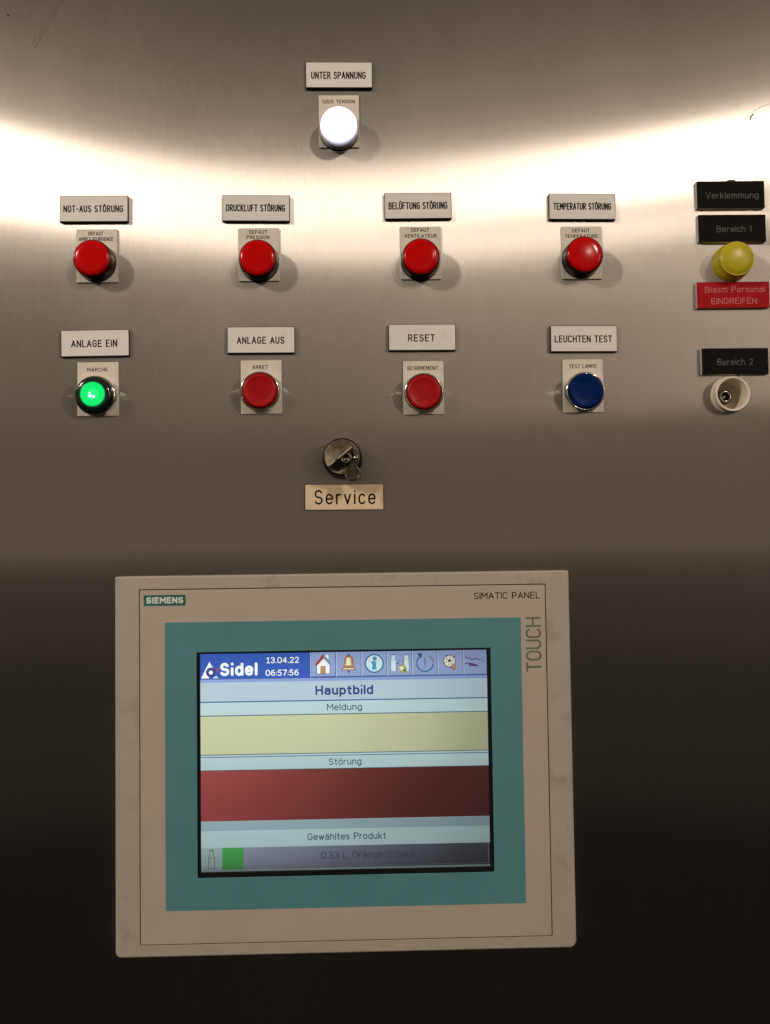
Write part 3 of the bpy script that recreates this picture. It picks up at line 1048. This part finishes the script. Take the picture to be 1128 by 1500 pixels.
band('header_bar', 0, 1, 0, .118, 'blue')
band('header_line', 0, 1, .118, .135, 'lilac', edges=[(0, 1, .118, .121, 'line')])
band('title_band', 0, 1, .135, .222, 'title')
band('divider_line', 0, 1, .222, .2275, 'line')
band('divider_line', 0, 1, .286, .290, 'dark_line')
band('message_field', 0, 1, .291, .464, 'yellow')
band('divider_line', 0, 1, .4645, .468, 'dark_line')
band('divider_line', 0, 1, .4755, .479, 'line')
band('fault_field', 0, 1, .536, .768, 'red', edges=[(0, 1, .536, .539, 'slate')])
band('grey_strip', 0, 1, .770, .812, 'strip')
band('label_band', 0, 1, .812, .889, 'page_low')
band('product_field', .146, 1, .889, .988, 'bar', edges=[(.15, .995, .980, .9825, 'bar_edge'), (.992, .9945, .893, .980, 'bar_edge')])
band('status_square', .073, .146, .889, .988, 'green', 4.04)


def screen_text(name, s, xc, yc, w, cap, hw, mat, space=.25):
    b = MB()
    text(b, s, sx(xc), sz(yc), w, cap, hw, 4.055, SC[mat], space, hh=.01)
    return b.build(name, SCREEN)


screen_text('lettering', 'Hauptbıld', .5, .178, 42.6, 7.0, .68, 'navy', .30)
screen_text('lettering', 'Meldung', .5, .256, 25.8, 4.9, .33, 'slate')
screen_text('lettering', 'Störung', .5, .506, 24.0, 4.9, .33, 'slate')
screen_text('lettering', 'Gewähltes Produkt', .503, .847, 57.5, 5.0, .33, 'slate')
screen_text('lettering', '0.33 L Orange/Edeka', .575, .932, 68.5, 5.2, .30, 'dark_line')
screen_text('lettering', '13.04.22', .287, .036, 24.0, 4.5, .36, 'white')
screen_text('lettering', '06:57:56', .285, .094, 24.4, 4.5, .36, 'white')
b = MB()
text(b, 'Sıdel', -78.4 + .9, sz(.075), 27.5, 9.6, 1.02, 4.055, SC['white'], .36, hh=.012)
# the triangle mark left of the word, with an eye in its foot
zb, zt = sz(.115), sz(.038)
b.poly([(-105.2, zb), (-99.0, zt), (-96.2, zt - 5.2), (-99.0, zb + .8), (-99.6, zb)], 4.056, SC['white'])
b.poly([(-96.2, zt - 5.2), (-94.0, zb + 2.6), (-95.2, zb + 5.0), (-98.6, zb + 6.2)], 4.058, SC['white'])
b.add([(-98.0 + 3.6 * math.cos(k * math.pi / 14), zb + 4.3 + 3.6 * math.sin(k * math.pi / 14), 4.064) for k in range(28)], [tuple(range(28))], SC['navy'])
b.add([(-98.0 + 1.5 * math.cos(k * math.pi / 10), zb + 4.3 + 1.5 * math.sin(k * math.pi / 10), 4.068) for k in range(20)], [tuple(range(20))], SC['white'])
b.poly([(-94.6, zb + 6.3), (-91.4, zb + 8.4), (-93.6, zb + 4.2)], 4.062, SC['roof'])
b.poly([(-97.0, zb), (-94.2, zb + 1.7), (-92.2, zb)], 4.06, SC['pale'])
b.build('logo', SCREEN)

# ---- seven icon buttons in the header
EDGES = [.383, .472, .561, .650, .738, .827, .917, 1.0]
BY0, BY1 = -.003, .117


def icon_button(i, draw, name, sel=False):
    x0, x1 = sx(EDGES[i]), sx(EDGES[i + 1])
    z0, z1 = sz(BY1), sz(BY0)
    b = MB()
    b.rect(x0, x1, z0, z1, 4.06, SC['button_hi'])
    b.rect(x0 + .45, x1, z0, z1 - .4, 4.07, SC['button_lo'] if not sel else SC['navy'])
    b.rect(x0 + (.7 if sel else .5), x1 - .55, z0 + .5, z1 - .6, 4.08, SC['button'])
    draw(b, (x0 + x1) / 2, (z0 + z1) / 2)
    b.build(name, SCREEN)


def disc(b, cx, cz, r, h, mat, n=24, rx=None):
    b.add([(cx + (rx or r) * math.cos(2 * math.pi * k / n), cz + r * math.sin(2 * math.pi * k / n), h) for k in range(n)], [tuple(range(n))], mat)


H1, H2, H3, H4 = 4.09, 4.10, 4.11, 4.12


def ic_home(b, x, z):
    b.poly([(x - 5.2, z - 7.6), (x + 5.2, z - 7.6), (x + 5.2, z + .3), (x, z + 5.6), (x - 5.2, z + .3)], H1, SC['icon_blue'])
    b.poly([(x - 4.6, z - 7.0), (x + 4.7, z - 7.0), (x + 4.7, z + .4), (x, z + 5.0), (x - 4.6, z + .4)], H2, SC['white'])
    b.poly([(x + 1.8, z + 3.2), (x + 3.9, z + 1.2), (x + 3.9, z + 6.4), (x + 1.8, z + 6.6)], H2, SC['white'])
    b.poly([(x - 5.8, z + .2), (x - .2, z + 7.0), (x + .7, z + 6.6), (x + .3, z + 3.9), (x - 4.6, z - 1.2), (x - 5.8, z - .9)], H3, SC['roof'])
    b.poly([(x + .3, z + 7.0), (x + 5.2, z + 1.6), (x + 5.4, z - .8), (x + 4.7, z - .8), (x + .2, z + 4.2)], H3, SC['grey'])
    b.rect(x - 2.0, x + 1.7, z - 7.2, z - 1.6, H3, SC['bronze'])
    b.rect(x - 1.5, x + 1.2, z - 7.0, z - 2.1, H4, SC['door'])


def ic_bell(b, x, z):
    pr = [(-5.8, -5.0), (5.6, -5.0), (5.3, -4.0), (4.2, -2.6), (3.7, 0), (3.4, 3.2), (2.6, 5.2), (1.2, 6.0), (-1.2, 6.0), (-2.5, 5.2), (-3.3, 3.2), (-3.6, 0), (-4.2, -2.6), (-5.5, -4.2)]
    b.poly([(x + p, z + q) for p, q in pr], H1, SC['bronze'])
    pr = [(-4.0, -2.0), (3.3, -2.0), (2.7, 0), (2.3, 3.0), (1.6, 4.8), (-1.4, 4.8), (-2.4, 3.0), (-2.8, 0)]
    b.poly([(x + p, z + q) for p, q in pr], H2, SC['door'])
    pr = [(-2.4, -1.2), (1.6, -1.2), (1.3, 0), (1.2, 3.0), (.8, 4.3), (-1.1, 4.3), (-1.6, 3.0), (-1.9, 0)]
    b.poly([(x + p, z + q) for p, q in pr], H3, SC['cream'])
    b.poly([(x - 4.4, z - 4.2), (x + 4.2, z - 4.2), (x + 3.6, z - 3.4), (x - 3.8, z - 3.4)], H3, SC['cream'])
    b.rect(x - .7, x + .7, z + 5.8, z + 7.2, H2, SC['purple'])
    disc(b, x, z - 6.0, .8, H2, SC['purple'], 12)


def ic_info(b, x, z):
    disc(b, x, z - .2, 7.0, H1, SC['icon_blue'], 36)
    disc(b, x, z - .2, 6.0, H2, SC['pale'], 36)
    disc(b, x + .4, z + 3.4, 1.5, H3, SC['icon_blue'], 16)
    disc(b, x + .4, z + 3.4, .9, H4, SC['icon_cyan'], 16)
    b.poly([(x - 2.6, z + .6), (x - 1.0, z + 1.6), (x + 1.4, z + 1.6), (x + 1.3, z - 2.0), (x + 1.9, z - 4.6), (x - 1.8, z - 4.9), (x - 1.4, z - 1.0)], H3, SC['icon_cyan'])


def ic_bottles(b, x, z):
    for dx in (-4.6, 5.0):
        b.rect(x + dx - 2.2, x + dx + 2.2, z - 6.6, z + 2.6, H1, SC['grey'])
        b.rect(x + dx - 1.7, x + dx + 1.7, z - 6.2, z + 2.2, H2, SC['pale'])
        b.rect(x + dx - 1.2, x + dx + 1.2, z + 2.4, z + 5.4, H1, SC['pale'])
        b.rect(x + dx - 1.9, x + dx + 1.9, z + 5.4, z + 6.8, H1, SC['grey'])
    b.rect(x - 3.0, x + 3.0, z + 5.7, z + 6.2, H1, SC['grey'])
    b.rect(x - 2.6, x + 2.4, z - .9, z - .2, H3, SC['icon_blue'])
    b.rect(x - 1.0, x + 2.8, z - 1.9, z + 1.6, H3, SC['bronze'])
    b.rect(x - .6, x + 2.4, z - 1.4, z + 1.2, H4, SC['button'])
    disc(b, x + 2.2, z - 4.6, 2.9, H3, SC['olive'], 14, 3.2)
    disc(b, x + 1.4, z - 4.1, 1.5, H4, SC['cream'], 10)
    disc(b, x + 3.6, z - 5.6, .9, H4, SC['slate'], 8)


def ic_clock(b, x, z):
    b.stroke([(x + p, z + q) for p, q in arc(0, -.6, 6.1, 6.1, 128, 352, 26)], .5, H1, .01, SC['icon_blue'])
    for a in (12, 28, 42, 58):
        disc(b, x + 6.1 * math.cos(math.radians(a)), z - .6 + 6.1 * math.sin(math.radians(a)), .55, H2, SC['slate'], 8)
    b.stroke([(x, z + 3.6), (x, z - 4.0)], .32, H2, .01, SC['icon_blue'])
    b.poly([(x - 5.8, z + 6.8), (x - 1.8, z + 6.4), (x - 3.0, z + 2.6), (x - 4.2, z + 4.2)], H3, SC['slate'])


def ic_gear(b, x, z):
    for k in range(9):
        a = 2 * math.pi * k / 9
        disc(b, x - .8 + 3.9 * math.cos(a), z + .6 + 4.1 * math.sin(a), 1.05, H1, SC['purple'] if k % 2 else SC['bronze'], 8)
    disc(b, x - .8, z + .6, 3.9, H2, SC['cream'], 20)
    for k in range(6):
        a = 2 * math.pi * k / 6 + .3
        disc(b, x - .8 + 2.4 * math.cos(a), z + .6 + 2.4 * math.sin(a), .55, H3, SC['grey'], 8)
    disc(b, x - .8, z + .9, 1.2, H3 + .004, SC['slate'], 12)
    b.poly([(x + .6, z - 2.0), (x + 3.8, z - 1.0), (x + 3.6, z - 5.4), (x + 2.4, z - 6.6), (x + 1.0, z - 5.4)], H4, SC['bronze'])
    b.poly([(x + 1.4, z - 2.6), (x + 3.0, z - 2.2), (x + 2.6, z - 5.4), (x + 1.6, z - 5.0)], H4 + .006, SC['door'])


def ic_wave(b, x, z):
    b.stroke([(x - 7.4, z + 3.8), (x - 6, z + 2.6), (x - 4.4, z + 2.8), (x - 2.4, z + 1.2), (x - .8, z + 1.8), (x + .6, z + 2.4), (x + 2.0, z + 1.4), (x + 4.0, z + 1.6)], .34, H1, .01, SC['purple'])
    b.stroke([(x - 7.6, z - 1.6), (x - 6.2, z - 1.0), (x - 5.0, z - 1.4), (x - 4.4, z - 2.8), (x + 2.0, z - 3.4)], .34, H2, .01, SC['purple'])
    b.poly([(x - 4.8, z - .8), (x - 2.0, z - 1.2), (x + 2.8, z - 3.0), (x - 4.2, z - 3.4)], H3, SC['purple'])
    disc(b, x + 5.8, z + .6, .5, H3, SC['purple'], 8)


for i, (fn, nm) in enumerate(((ic_home, 'home_button'), (ic_bell, 'bell_button'), (ic_info, 'info_button'), (ic_bottles, 'bottle_button'),
                              (ic_clock, 'clock_button'), (ic_gear, 'gear_button'), (ic_wave, 'trend_button'))):
    icon_button(i, fn, nm, i == 0)

b = MB()
bx, bz = sx(.037), sz(.94)
b.stroke([(bx + p, bz + q) for p, q in ((-2.2, -6.6), (-2.2, 1.0), (-1.3, 3.6), (-1.3, 6.0), (1.3, 6.0), (1.3, 3.6), (2.2, 1.0), (2.2, -6.6), (-2.2, -6.6))], .18, 4.05, .01, SC['slate'])
b.stroke([(bx - 1.7, bz + 6.6), (bx + 1.7, bz + 6.6)], .22, 4.05, .01, SC['slate'])
b.stroke([(bx - 2.1, bz + 1.0), (bx + 2.1, bz + 1.0)], .13, 4.05, .01, SC['slate'])
b.stroke([(bx - .7, bz + .4), (bx - .7, bz - 5.8)], .10, 4.05, .01, SC['grey'])
b.build('bottle_icon', SCREEN)

# ------------------------------------------------------------------ render settings
S.render.engine = 'CYCLES'
S.cycles.max_bounces = 6
S.cycles.sample_clamp_indirect = 8.0
S.cycles.blur_glossy = 0.0
